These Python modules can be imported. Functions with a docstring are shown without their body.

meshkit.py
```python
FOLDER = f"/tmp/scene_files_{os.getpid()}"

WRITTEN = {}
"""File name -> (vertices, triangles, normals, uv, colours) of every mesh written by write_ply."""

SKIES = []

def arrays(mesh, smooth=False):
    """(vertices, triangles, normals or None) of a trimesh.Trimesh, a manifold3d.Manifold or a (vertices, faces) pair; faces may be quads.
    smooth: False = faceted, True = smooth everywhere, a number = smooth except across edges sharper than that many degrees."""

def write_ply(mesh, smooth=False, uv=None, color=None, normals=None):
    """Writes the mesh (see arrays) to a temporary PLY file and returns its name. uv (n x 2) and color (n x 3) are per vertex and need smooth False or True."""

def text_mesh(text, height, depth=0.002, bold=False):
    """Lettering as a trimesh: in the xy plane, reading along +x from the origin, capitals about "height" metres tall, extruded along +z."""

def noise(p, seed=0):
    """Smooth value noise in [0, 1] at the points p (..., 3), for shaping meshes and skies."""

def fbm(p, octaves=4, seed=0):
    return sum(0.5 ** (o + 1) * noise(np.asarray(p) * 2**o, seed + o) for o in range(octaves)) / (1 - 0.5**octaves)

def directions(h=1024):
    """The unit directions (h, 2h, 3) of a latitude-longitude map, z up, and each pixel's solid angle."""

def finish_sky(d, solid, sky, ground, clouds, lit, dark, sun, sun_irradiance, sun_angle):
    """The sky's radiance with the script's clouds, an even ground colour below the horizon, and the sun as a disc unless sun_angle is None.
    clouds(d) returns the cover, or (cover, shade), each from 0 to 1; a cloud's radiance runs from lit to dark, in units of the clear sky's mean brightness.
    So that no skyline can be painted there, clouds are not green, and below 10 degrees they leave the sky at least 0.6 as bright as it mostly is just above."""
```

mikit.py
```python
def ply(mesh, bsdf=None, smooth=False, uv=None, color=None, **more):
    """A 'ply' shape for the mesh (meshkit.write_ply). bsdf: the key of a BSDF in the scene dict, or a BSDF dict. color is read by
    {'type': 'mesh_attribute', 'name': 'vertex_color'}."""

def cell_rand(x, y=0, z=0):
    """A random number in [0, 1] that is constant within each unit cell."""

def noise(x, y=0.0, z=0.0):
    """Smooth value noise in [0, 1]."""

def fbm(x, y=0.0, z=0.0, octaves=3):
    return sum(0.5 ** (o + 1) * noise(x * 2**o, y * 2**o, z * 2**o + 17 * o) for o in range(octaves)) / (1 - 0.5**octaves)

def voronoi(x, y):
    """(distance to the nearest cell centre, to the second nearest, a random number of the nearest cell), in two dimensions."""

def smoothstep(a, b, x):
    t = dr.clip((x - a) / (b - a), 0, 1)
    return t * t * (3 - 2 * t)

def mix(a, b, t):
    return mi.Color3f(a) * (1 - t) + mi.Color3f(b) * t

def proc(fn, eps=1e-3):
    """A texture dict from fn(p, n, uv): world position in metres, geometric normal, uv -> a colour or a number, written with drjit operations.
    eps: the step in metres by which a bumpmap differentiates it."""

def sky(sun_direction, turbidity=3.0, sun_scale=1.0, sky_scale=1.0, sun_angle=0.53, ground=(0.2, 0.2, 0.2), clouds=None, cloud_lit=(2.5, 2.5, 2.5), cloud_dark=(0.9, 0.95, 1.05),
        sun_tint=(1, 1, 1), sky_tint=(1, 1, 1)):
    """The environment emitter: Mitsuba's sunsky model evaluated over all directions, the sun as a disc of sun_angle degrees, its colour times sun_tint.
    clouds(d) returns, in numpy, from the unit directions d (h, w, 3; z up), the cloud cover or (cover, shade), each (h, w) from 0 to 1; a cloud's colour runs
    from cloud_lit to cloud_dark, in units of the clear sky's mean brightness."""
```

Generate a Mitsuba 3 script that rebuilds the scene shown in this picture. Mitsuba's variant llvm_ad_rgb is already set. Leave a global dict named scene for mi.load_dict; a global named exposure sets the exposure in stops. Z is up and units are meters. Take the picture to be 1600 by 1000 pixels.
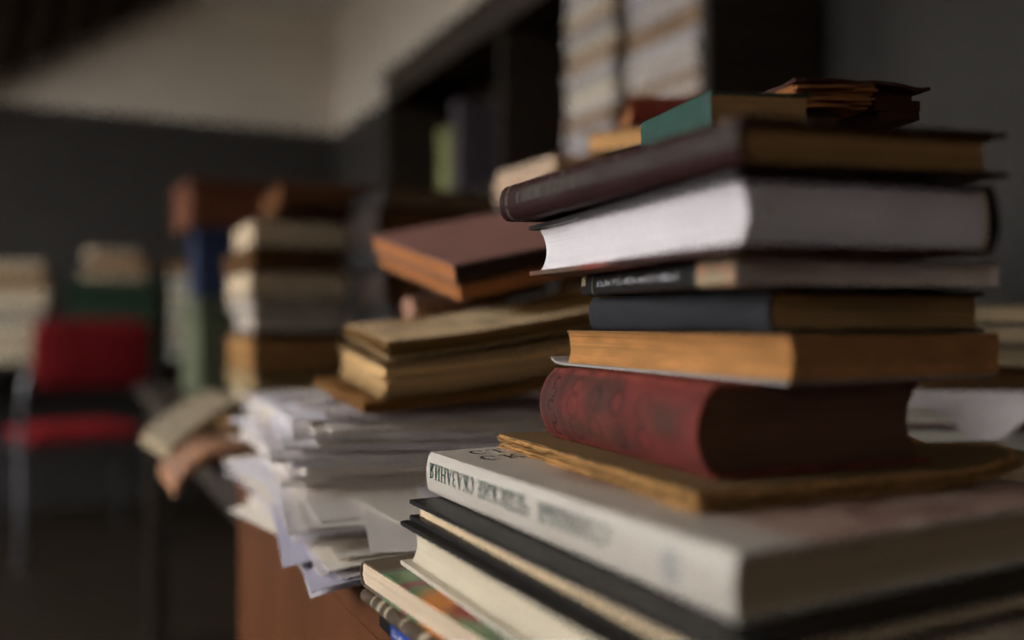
import math, random
import numpy as np
import trimesh, shapely
from shapely.geometry import Polygon, LineString, box as sbox
from shapely.ops import unary_union
from shapely import affinity
import drjit as dr
import mitsuba as mi
import mikit, meshkit
from mikit import noise, fbm, smoothstep, mix, cell_rand

T = mi.ScalarTransform4f
scene, labels = {}, {}
exposure = 5.62

# ---------------------------------------------------------------- camera, sky
EYE = 0.922                                   # height of the lens above the floor
DIRX, DIRY = math.sin(math.atan(.5)), math.cos(math.atan(.5))
scene['camera'] = {'type': 'thinlens', 'fov': 2 * math.degrees(math.atan(800 / 1400.0)), 'fov_axis': 'x', 'near_clip': 0.02, 'far_clip': 100.0,
                   'aperture_radius': 0.0084, 'focus_distance': 0.545,
                   'to_world': T().look_at(origin=[0, 0, EYE], target=[DIRX, DIRY, EYE], up=[0, 0, 1])}


def overcast(d):
    return 0.92 + 0.08 * meshkit.fbm(d * 3.0, 3)


scene['sky'] = mikit.sky([-0.8, 0.2, 0.6], turbidity=5.0, sun_scale=0.0, sky_scale=1.0, ground=(0.22, 0.21, 0.19), clouds=overcast,
                         cloud_lit=(2.3, 2.22, 2.2), cloud_dark=(1.5, 1.5, 1.5))


# ---------------------------------------------------------------- helpers
def lin(c):
    c = np.asarray(c, float) / 255.0
    return np.where(c <= 0.04045, c / 12.92, ((c + 0.055) / 1.055) ** 2.4)


def rgb(c):
    return {'type': 'rgb', 'value': [float(x) for x in lin(c)]}


def C3(c):
    return mi.Color3f(*[float(x) for x in lin(c)])


def add(key, mesh, bsdf, smooth=False, color=None):
    while key in scene:
        head, tail = key.rsplit('__', 1) if '__' in key else ('', key)
        stem, num = (tail[:-4], int(tail[-3:])) if len(tail) > 4 and tail[-3:].isdigit() and tail[-4] == '_' else (tail, 0)
        key = (head + '__' if head else '') + f'{stem}_{num + 1:03d}'
    if color is not None:
        if smooth not in (False, True):
            mesh = trimesh.graph.smooth_shade(mesh, angle=math.radians(smooth), facet_minarea=None)
            smooth = True
        color = color(np.array(mesh.vertices)) if callable(color) else np.broadcast_to(color, (len(mesh.vertices), 3))
    scene[key] = mikit.ply(mesh, bsdf, smooth=smooth, color=color)
    return key


TAKEN = {}


def name(stem):
    n = TAKEN.get(stem, -1) + 1
    TAKEN[stem] = n
    return stem if n == 0 else f'{stem}_{n:03d}'


def tag(key, label, category=None, group=None, kind=None):
    d = {'label': label}
    if category: d['category'] = category
    if group: d['group'] = group
    if kind: d['kind'] = kind
    labels[key] = d


def bx(x0, x1, y0, y1, z0, z1, bevel=0.0):
    if bevel <= 0:
        m = trimesh.creation.box([x1 - x0, y1 - y0, z1 - z0])
        m.apply_translation([(x0 + x1) / 2, (y0 + y1) / 2, (z0 + z1) / 2])
        return m
    b = bevel
    pts = []
    for sx, x in ((1, x0), (-1, x1)):
        for sy, y in ((1, y0), (-1, y1)):
            for sz, z in ((1, z0), (-1, z1)):
                pts += [[x, y + sy * b, z + sz * b], [x + sx * b, y, z + sz * b], [x + sx * b, y + sy * b, z]]
    return trimesh.convex.convex_hull(np.array(pts))


def cat(*ms):
    return trimesh.util.concatenate([m for m in ms])


def tube(points, radius, sides=10, cap=True):
    p = np.asarray(points, float)
    r = np.broadcast_to(radius, (len(p),))
    t = np.gradient(p, axis=0)
    t /= np.linalg.norm(t, axis=1, keepdims=True)
    ref = np.array([0.31, 0.17, 0.93]) if abs(t[0][2]) < 0.8 else np.array([0.93, 0.31, 0.17])
    a = np.cross(t, ref); a /= np.linalg.norm(a, axis=1, keepdims=True)
    b = np.cross(t, a)
    an = np.arange(sides) * 2 * np.pi / sides
    v = p[:, None] + r[:, None, None] * (np.cos(an)[None, :, None] * a[:, None] + np.sin(an)[None, :, None] * b[:, None])
    n = len(p)
    f = []
    for i in range(n - 1):
        for j in range(sides):
            k = (j + 1) % sides
            f += [[i * sides + j, i * sides + k, (i + 1) * sides + k], [i * sides + j, (i + 1) * sides + k, (i + 1) * sides + j]]
    v = v.reshape(-1, 3)
    if cap:
        v = np.vstack([v, p[:1], p[-1:]])
        for j in range(sides):
            k = (j + 1) % sides
            f += [[len(v) - 2, k, j], [len(v) - 1, (n - 1) * sides + j, (n - 1) * sides + k]]
    m = trimesh.Trimesh(v, f, process=False)
    m.fix_normals()
    return m


def bezier_round(pts, n=6, frac=0.35):
    """A polyline with rounded corners."""
    pts = [np.asarray(p, float) for p in pts]
    out = [pts[0]]
    for a, b, c in zip(pts, pts[1:], pts[2:]):
        p0, p1 = b + (a - b) * frac, b + (c - b) * frac
        for i in range(n + 1):
            t = i / n
            out.append((1 - t) ** 2 * p0 + 2 * t * (1 - t) * b + t * t * p1)
    out.append(pts[-1])
    return np.array(out)


def rotz(a): return trimesh.transformations.rotation_matrix(a, [0, 0, 1])
def rotx(a): return trimesh.transformations.rotation_matrix(a, [1, 0, 0])
def roty(a): return trimesh.transformations.rotation_matrix(a, [0, 1, 0])


def pose(x, y, z, yaw=0.0, pitch=0.0, roll=0.0):
    """Local (x across to the right, y away, z up) -> world. pitch lifts the far end, roll lifts the right side (degrees)."""
    m = rotz(math.radians(yaw)) @ rotx(math.radians(pitch)) @ roty(-math.radians(roll))
    m[:3, 3] = [x, y, z]
    return m


# ---------------------------------------------------------------- materials
def plain(key, color, rough=0.7, spec=0.3, **more):
    scene[key] = {'type': 'twosided', 'bsdf': {'type': 'principled', 'base_color': rgb(color) if not isinstance(color, dict) else color, 'roughness': rough, 'specular': spec, **more}}


VC = {'type': 'mesh_attribute', 'name': 'vertex_color'}
plain('mat_paper', VC, 0.95, 0.1)
plain('mat_cloth', VC, 0.7, 0.25)
plain('mat_gloss', VC, 0.45, 0.3)
plain('mat_black_metal', (30, 30, 32), 0.4, 0.5)
plain('mat_white_frame', (205, 203, 198), 0.5, 0.4)
plain('mat_chrome', (120, 120, 124), 0.35, 0.5, metallic=0.85)
plain('mat_red_fabric', (132, 30, 34), 0.9, 0.2, sheen=0.3)
plain('mat_curtain', (46, 38, 30), 0.95, 0.1)
plain('mat_dark_wood', mikit.proc(lambda p, n, uv: mix(C3((44, 37, 31)), C3((58, 49, 40)), fbm(p.x * 9, p.y * 3, p.z * 30))), 0.55, 0.35)
plain('mat_desk_wood', mikit.proc(lambda p, n, uv: mix(C3((86, 47, 20)), C3((110, 63, 30)), fbm(p.x * 18 + 3.0 * noise(p.y * 5, p.z * 3), p.y * 22, p.z * 2.5))), 0.5, 0.35)
plain('mat_ceiling', (206, 202, 196), 0.95, 0.1)


def wall_fn(p, n, uv):
    m = fbm(p.x * 3, p.y * 3, p.z * 3)
    upper = mix(C3((208, 198, 184)), C3((222, 212, 197)), m)
    lower = mix(C3((54, 52, 50)), C3((62, 60, 57)), m)
    return dr.select(p.z < 1.96, lower, upper)


plain('mat_wall', mikit.proc(wall_fn), 0.75, 0.25)
plain('mat_floor', mikit.proc(lambda p, n, uv: mix(C3((36, 30, 22)), C3((48, 40, 30)), fbm(p.x * 2.0, p.y * 14.0, 0.0, 4))), 0.55, 0.35)
scene['mat_pane'] = {'type': 'thindielectric', 'int_ior': 1.5}

# ---------------------------------------------------------------- the room
XL, XR, YN, YF, ZC = -2.6, 1.36, -2.5, 4.92, 2.6
add('floor', bx(XL - .2, XR + .2, YN - .2, YF + .2, -.1, 0), 'mat_floor'); tag('floor', 'dark brown floor of the room', kind='structure')
add('ceiling', bx(XL - .2, XR + .2, YN - .2, YF + .2, ZC, ZC + .1), 'mat_ceiling'); tag('ceiling', 'off-white ceiling', kind='structure')
add('wall_far', bx(XL - .2, XR + .2, YF, YF + .15, 0, ZC), 'mat_wall'); tag('wall_far', 'far wall, pale above and painted dark grey below', kind='structure')
add('wall_right', bx(XR, XR + .15, YN, YF, 0, ZC), 'mat_wall'); tag('wall_right', 'right wall behind the bookcase, pale above and painted dark grey below', kind='structure')
add('wall_near', bx(XL - .2, XR + .2, YN - .15, YN, 0, ZC), 'mat_wall'); tag('wall_near', 'wall behind the camera', kind='structure')
WIN = [(-2.35, -1.85), (0.75, 2.15), (2.75, 4.15)]
SILL, HEAD = 0.85, 2.5
pieces, y = [], YN
for a, b in WIN:
    pieces.append(bx(XL - .25, XL, y, a, 0, ZC))
    pieces += [bx(XL - .25, XL, a, b, 0, SILL), bx(XL - .25, XL, a, b, HEAD, ZC)]
    y = b
pieces.append(bx(XL - .25, XL, y, YF, 0, ZC))
add('wall_left', cat(*pieces), 'mat_wall'); tag('wall_left', 'left wall with the windows', kind='structure')
for i, (a, b) in enumerate(WIN):
    k, m = f'window_{i + 1}', (a + b) / 2
    x0, x1, f = XL - .16, XL - .11, .05
    fr = [bx(x0, x1, a, a + f, SILL, HEAD), bx(x0, x1, b - f, b, SILL, HEAD), bx(x0, x1, a + f, b - f, SILL, SILL + f), bx(x0, x1, a + f, b - f, HEAD - f, HEAD), bx(x0, x1, m - .03, m + .03, SILL + f, HEAD - f)]
    add(k + '__frame', cat(*fr), 'mat_white_frame')
    for lo, hi in ((a + f, m - .03), (m + .03, b - f)):
        v = np.array([[x0 + .025, lo, SILL + f], [x0 + .025, hi, SILL + f], [x0 + .025, hi, HEAD - f], [x0 + .025, lo, HEAD - f]])
        add(k + '__pane', trimesh.Trimesh(v, [[0, 1, 2], [0, 2, 3]], process=False), 'mat_pane')
    add(k + '__sill', bx(XL - .1, XL + .06, a - .04, b + .04, SILL - .03, SILL), 'mat_white_frame')
    tag(k, 'tall double window in the left wall', kind='structure')

# dark drape swept aside at the upper left of the far wall
ct_x = np.linspace(0.55, -2.5, 62)
rows = 14
V = []
for i, x in enumerate(ct_x):
    low = max(0.25, 2.585 - 0.64 * (0.55 - x) - 0.0) if x > -1.3 else 0.25 + 1.16 * math.exp((x + 1.3) * 9)
    for j in range(rows):
        t = j / (rows - 1)
        z = 2.585 + (low - 2.585) * t
        V.append([x, 4.79 + .035 * math.sin(x * 42 + 3.0 * t) * (0.5 + .5 * t), z])
F_ = []
for i in range(len(ct_x) - 1):
    for j in range(rows - 1):
        a = i * rows + j
        F_.append([a, a + 1, a + rows + 1, a + rows])
cm = trimesh.Trimesh(*(lambda v, f: (v, np.vstack([f[:, [0, 1, 2]], f[:, [0, 2, 3]]])))(np.array(V), np.array(F_)), process=False)
back = cm.copy(); back.apply_translation([0, .006, 0]); back.invert()
k = name('curtain'); add(k + '__drape', cat(cm, back), 'mat_curtain', smooth=True)
add(k + '__rail', tube([[-2.55, 4.79, 2.588], [0.6, 4.79, 2.588]], .01), 'mat_black_metal')
tag(k, 'dark brown drape swept aside at the top left of the far wall', 'curtain')

# ---------------------------------------------------------------- furniture
DX, DESK = 0.1825, 0.74


def desk(key_stem, x0, x1, y0, y1, mat, label, panel=True):
    k = name(key_stem)
    add(k + '__top', bx(x0, x1, y0, y1, DESK - .028, DESK, .003), mat)
    if panel:
        add(k + '__front_panel', bx(x0 + .002, x0 + .02, y0 + .02, y1 - .002, .06, DESK - .028), mat)
        add(k + '__side_panel', bx(x0 + .02, x1 - .02, y1 - .022, y1 - .002, 0, DESK - .028), mat)
        add(k + '__side_panel', bx(x0 + .02, x1 - .02, y0 + .002, y0 + .022, 0, DESK - .028), mat)
    else:
        for xx in (x0 + .03, x1 - .075):
            for yy in (y0 + .03, y1 - .075):
                add(k + '__leg', bx(xx, xx + .045, yy, yy + .045, 0, DESK - .028, .003), mat)
        add(k + '__apron', cat(bx(x0 + .04, x0 + .06, y0 + .075, y1 - .075, DESK - .11, DESK - .028), bx(x1 - .06, x1 - .04, y0 + .075, y1 - .075, DESK - .11, DESK - .028)), mat)
    tag(k, label, 'desk' if panel else 'table')


desk('wooden_desk', DX, 1.0, -.45, 1.094, 'mat_desk_wood', 'orange-brown wooden desk carrying the near book pile and the paper heap')
desk('dark_table', DX, 1.0, 1.11, 2.75, 'mat_dark_wood', 'dark table behind the orange-brown desk, under the blurred tall book stack', False)
desk('dark_table', -.9, 1.0, 4.3, 4.86, 'mat_dark_wood', 'dark table along the far wall behind the red chair', False)

# bookcase along the right wall
k = name('bookcase')
BX0, BX1, BY0, BY1, BH = 1.06, 1.345, 1.315, 3.18, 1.80
add(k + '__side_panel', bx(BX0, BX1, BY0, BY0 + .022, 0, BH), 'mat_dark_wood')
add(k + '__side_panel', bx(BX0, BX1, BY1 - .022, BY1, 0, BH), 'mat_dark_wood')
add(k + '__top_board', bx(BX0 - .012, BX1, BY0 - .01, BY1 + .01, BH, BH + .03, .004), 'mat_dark_wood')
add(k + '__frieze', bx(BX0 - .004, BX0 + .018, BY0 + .022, BY1 - .022, BH - .08, BH), 'mat_dark_wood')
add(k + '__back_panel', bx(BX1 - .008, BX1, BY0 + .022, BY1 - .022, 0, BH), 'mat_dark_wood')
divs = [1.90, 2.2]
for yy in divs[1:]:
    add(k + '__divider', bx(BX0 + .005, BX1 - .008, yy - .009, yy + .009, .06, BH - .08), 'mat_dark_wood')
SHELF = 1.30
for z in (.06, .45, .88, SHELF):
    for a, b in zip([BY0 + .022, 2.209], [2.191, BY1 - .022]):
        add(k + '__shelf', bx(BX0 + .01, BX1 - .008, a, b, z - .02, z), 'mat_dark_wood')
add(k + '__plinth', bx(BX0 + .02, BX0 + .04, BY0 + .022, BY1 - .022, 0, .04), 'mat_dark_wood')
tag(k, 'tall dark wooden bookcase against the right wall, holding paper stacks', 'bookcase')

# red chair seen from behind
k = name('red_chair')
M = pose(.10, 3.93, 0, 14)


def chair_part(part, mesh, mat, smooth=40):
    mesh.apply_transform(M); add(k + '__' + part, mesh, mat, smooth)


def pad(w, d, h, bulge, n=14):
    """A padded rounded cushion, flat in z."""
    prof = sbox(-w / 2 + .05, -d / 2 + .05, w / 2 - .05, d / 2 - .05).buffer(.05, quad_segs=6)
    pts = []
    for s, z in ((.94, -h / 2), (1, -h / 4), (1, h / 4), (.94, h / 2), (.7, h / 2 + bulge), (.3, h / 2 + bulge * 1.25)):
        q = np.array(affinity.scale(prof, s, s).exterior.coords)
        pts.append(np.c_[q, np.full(len(q), z)])
    return trimesh.convex.convex_hull(np.vstack(pts))


b = pad(.44, .27, .03, .012); b.apply_transform(rotx(math.radians(96))); b.apply_translation([0, -.02, .79]); chair_part('backrest', b, 'mat_red_fabric')
s = pad(.45, .42, .05, .01); s.apply_translation([0, .24, .455]); chair_part('seat', s, 'mat_red_fabric')
for sx in (-1, 1):
    chair_part('rear_leg', tube(bezier_round([[sx * .27, -.08, 0.0], [sx * .255, .0, .44], [sx * .245, -.01, .70], [sx * .17, -.005, .76]]), .014), 'mat_chrome', True)
    chair_part('front_leg', tube(bezier_round([[sx * .25, .48, 0.0], [sx * .235, .42, .425], [sx * .2, .2, .425]]), .014), 'mat_chrome', True)
    chair_part('side_rail', tube([[sx * .24, .0, .42], [sx * .235, .42, .42]], .011), 'mat_chrome', True)
chair_part('cross_bar', tube([[-.25, .0, .42], [.25, .0, .42]], .010), 'mat_chrome', True)
tag(k, 'red padded chair with grey metal legs standing in front of the far table', 'chair')


# ---------------------------------------------------------------- books
def cover_profile(W, H, ct, bulge, hinge, n=9):
    """Outer and inner outlines (x, z) of a cover wrapped round a block, spine at x = 0."""
    b0 = bulge
    outer, inner = [], []
    xs = np.linspace(W, b0 + hinge, 5)
    for i, x in enumerate(xs):
        outer.append([x, 0]); inner.append([x, ct])
    e = min(.0015, H * .12)
    for i in range(n + 1):
        t = i / n
        z = H * t
        x = b0 * (1 - math.sin(math.pi * min(max(t, 0), 1)) ** .8) if b0 > 0 else 0.0
        if i in (0, n): x += e * .6
        outer.append([x, min(max(z, e * .25 * (i == 0)), H)])
        inner.append([x + ct, ct + (H - 2 * ct) * t])
    for x in xs[::-1]:
        outer.append([x, H]); inner.append([x, H - ct])
    return np.array(outer), np.array(inner)


def extrude_cover(W, L, H, ct, bulge, hinge, ny=14, wob=0.0, seed=0, groove=0.0):
    o, i = cover_profile(W, H, ct, bulge, hinge)
    if groove > 0:
        pass
    n = len(o)
    ring = np.vstack([o, i[::-1]])
    m = len(ring)
    ys = np.r_[0, np.linspace(.0012, L - .0012, ny), L]
    V = []
    for q, yy in enumerate(ys):
        r = ring.copy()
        if q in (0, len(ys) - 1):            # slightly rounded ends
            c = np.vstack([(o + i) / 2, ((o + i) / 2)[::-1]])
            r = c + (r - c) * .55
        V.append(np.c_[r[:, 0], np.full(m, yy), r[:, 1]])
    V = np.vstack(V)
    F = []
    for q in range(len(ys) - 1):
        for j in range(m):
            k2 = (j + 1) % m
            F += [[q * m + j, q * m + k2, (q + 1) * m + k2], [q * m + j, (q + 1) * m + k2, (q + 1) * m + j]]
    for q, flip in ((0, False), (len(ys) - 1, True)):
        for j in range(n - 1):
            a, b2, c2, d2 = q * m + j, q * m + j + 1, q * m + m - 2 - j, q * m + m - 1 - j
            F += [[a, c2, b2], [a, d2, c2]] if not flip else [[a, b2, c2], [a, c2, d2]]
    if wob:
        V[:, 2] += wob * (meshkit.noise(np.c_[V[:, 0] * 18, V[:, 1] * 18, np.full(len(V), seed * 3.1)], seed) - .5)
        V[:, 0] += wob * .6 * (meshkit.noise(np.c_[V[:, 2] * 60, V[:, 1] * 30, np.full(len(V), 9.1 + seed)], seed) - .5)
    mesh = trimesh.Trimesh(V, F, process=False)
    if mesh.volume < 0: mesh.invert()
    return mesh


def page_block(x0, x1, y0, y1, z0, z1, layers, color, rng, jit=.0003, concave=0.0, convex=0.0, wave=0.0, tone=.10, edge=0.0, nx=7, ny=10, spots=None):
    """A block of leaves: rings of slightly different outline and tone, one above the other. concave hollows the x1 side, convex bulges the x0 side."""
    V, Cc = [], []
    u = [(t, 0) for t in np.linspace(0, 1, nx)[:-1]] + [(1, t) for t in np.linspace(0, 1, ny)[:-1]] + [(1 - t, 1) for t in np.linspace(0, 1, nx)[:-1]] + [(0, 1 - t) for t in np.linspace(0, 1, ny)[:-1]]
    u = np.array(u)
    m = len(u)
    base = lin(color)
    sd = int(rng.integers(1000))
    tone_k = rng.normal(0, 1, layers)
    slow = np.interp(np.arange(layers), np.linspace(0, layers, 7), rng.normal(0, 1, 7))
    for k in range(layers):
        j = rng.normal(0, jit, 4)
        for half in (0, 1):
            t = (k + half) / layers
            z = z0 + (z1 - z0) * t
            arc = 1 - (2 * t - 1) ** 2
            xa, xb = x0 - convex * arc + j[0], x1 - concave * arc + j[1]
            p = np.c_[xa + (xb - xa) * u[:, 0], (y0 + j[2]) + (y1 - y0 + j[3] - j[2]) * u[:, 1], np.full(m, z)]
            if edge:
                e = edge * (meshkit.fbm(np.c_[p[:, 0] * 70, p[:, 1] * 70, np.full(m, k * 1.3)], 2, sd) - .62)
                d = p[:, :2] - [(x0 + x1) / 2, (y0 + y1) / 2]
                p[:, :2] += d / np.linalg.norm(d, axis=1, keepdims=True) * e[:, None]
            if wave:
                p[:, 2] += wave * math.sin(math.pi * t) * (meshkit.noise(np.c_[p[:, 0] * 25, p[:, 1] * 25, np.full(m, 2.2 * t + sd)], sd) - .5)
            V.append(p)
            sh = 1 + tone * (.55 * tone_k[k] + .45 * slow[k])
            mott = .88 + .24 * meshkit.noise(np.c_[p * 60], sd + 5)
            Cc.append(np.clip(base[None] * np.clip(sh, .35, 1.5) * mott[:, None], .004, .95))
    R = len(V)
    V, Cc = np.vstack(V), np.vstack(Cc)
    F = []
    for q in range(R - 1):
        for j in range(m):
            k2 = (j + 1) % m
            F += [[q * m + j, q * m + k2, (q + 1) * m + k2], [q * m + j, (q + 1) * m + k2, (q + 1) * m + j]]
    V = np.vstack([V, V[:m].mean(0), V[-m:].mean(0)]); Cc = np.vstack([Cc, Cc[:1], Cc[-1:]])
    for j in range(m):
        k2 = (j + 1) % m
        F += [[len(V) - 2, k2, j], [len(V) - 1, (R - 1) * m + j, (R - 1) * m + k2]]
    return trimesh.Trimesh(V, F, process=False), Cc


def grime(color, amount=.25, scale=50.0, seed=0, board=None):
    base = lin(color)

    def fn(v):
        q = 1 + amount * 2 * (meshkit.fbm(v * scale, 3, seed) - .5)
        return np.clip(base[None] * q[:, None], .002, .95)
    return fn


def book(stem, M, W, L, H, cover, pages, label, group=None, spine='L', ct=.0025, bulge=.003, over=.003, layers=None, cover_mat='mat_cloth', cover_color=None,
         concave=0.0, jit=.00025, tone=.1, wave=0.0, wob=.0006, ny=12, page_label=None, bend=None, seed=1, cover_label=None, edge=0.0):
    """One book: parts cover and page_block. W across (x), L along (y), H up; spine on side L, R, F or N of the local frame."""
    rng = np.random.default_rng(seed)
    k = name(stem)
    w, l = (W, L) if spine in 'LR' else (L, W)
    cv = extrude_cover(w, l, H, ct, bulge, ct + .001, ny, wob, seed)
    if layers is None: layers = int(np.clip(H / .0011, 6, 40))
    pb, pc = page_block(ct + bulge + .0005, w - over, over, l - over, ct * .9, H - ct * .9, layers, pages, rng, jit, concave, bulge * .8, wave, tone, edge)
    if spine == 'L': A = np.eye(4)
    elif spine == 'R':
        A = rotz(math.pi); A[:3, 3] = [W, L, 0]
    elif spine == 'F':
        A = rotz(-math.pi / 2); A[:3, 3] = [0, L, 0]
    else:
        A = rotz(math.pi / 2); A[:3, 3] = [W, 0, 0]
    for m in (cv, pb):
        m.apply_transform(A)
        if bend is not None: m.vertices = bend(np.array(m.vertices))
    local = None
    if callable(cover_color):
        sm = trimesh.graph.smooth_shade(cv, angle=math.radians(40), facet_minarea=None)
        local = cover_color(np.array(sm.vertices), np.array(sm.vertex_normals))
        sm.apply_transform(M)
        add(k + '__cover', sm, cover_mat, True, local)
    else:
        cv.apply_transform(M)
        if cover_mat in ('mat_cloth', 'mat_gloss', 'mat_paper'):
            add(k + '__cover', cv, cover_mat, 40, grime(cover, .3, 60, seed))
        else:
            add(k + '__cover', cv, cover_mat, 40)
    pb.apply_transform(M)
    add(k + '__page_block', pb, 'mat_paper', False, pc)
    if page_label: labels[k + '__page_block'] = {'label': page_label}
    if cover_label: labels[k + '__cover'] = {'label': cover_label}
    tag(k, label, 'book', group)
    return k


def sheet(stem, M, W, L, th, color, label, fn=None, category='paper', group=None, nx=9, ny=11, mat='mat_paper', seed=0, tone=.06, colfn=None):
    """One leaf (or a thin sheaf) with thickness: fn(x, y) lifts it."""
    X, Y = np.meshgrid(np.linspace(0, W, nx), np.linspace(0, L, ny), indexing='ij')
    x, y = X.ravel(), Y.ravel()
    P = np.c_[x, y, np.zeros(len(x))]
    if fn is not None: P = fn(P)
    top = P + [0, 0, th]
    V = np.vstack([P, top]); n = len(P)
    F = []
    idx = np.arange(n).reshape(nx, ny)
    for i in range(nx - 1):
        for j in range(ny - 1):
            a, b, c, d = idx[i, j], idx[i + 1, j], idx[i + 1, j + 1], idx[i, j + 1]
            F += [[a + n, b + n, c + n], [a + n, c + n, d + n], [a, c, b], [a, d, c]]
    loop = list(idx[:, 0]) + list(idx[-1, 1:]) + list(idx[-2::-1, -1]) + list(idx[0, -2:0:-1])
    for a, b in zip(loop, loop[1:] + loop[:1]):
        F += [[a, b, b + n], [a, b + n, a + n]]
    m = trimesh.Trimesh(V, F, process=False)
    col = np.clip(lin(color)[None] * (1 + tone * 2 * (meshkit.noise(V * 45, seed) - .5))[:, None], .003, .95)
    if colfn is not None: col = colfn(V, col)
    m.apply_transform(M)
    k = name(stem)
    scene[k] = mikit.ply(m, mat, smooth=False, color=col)
    tag(k, label, category, group)
    return k


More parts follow.
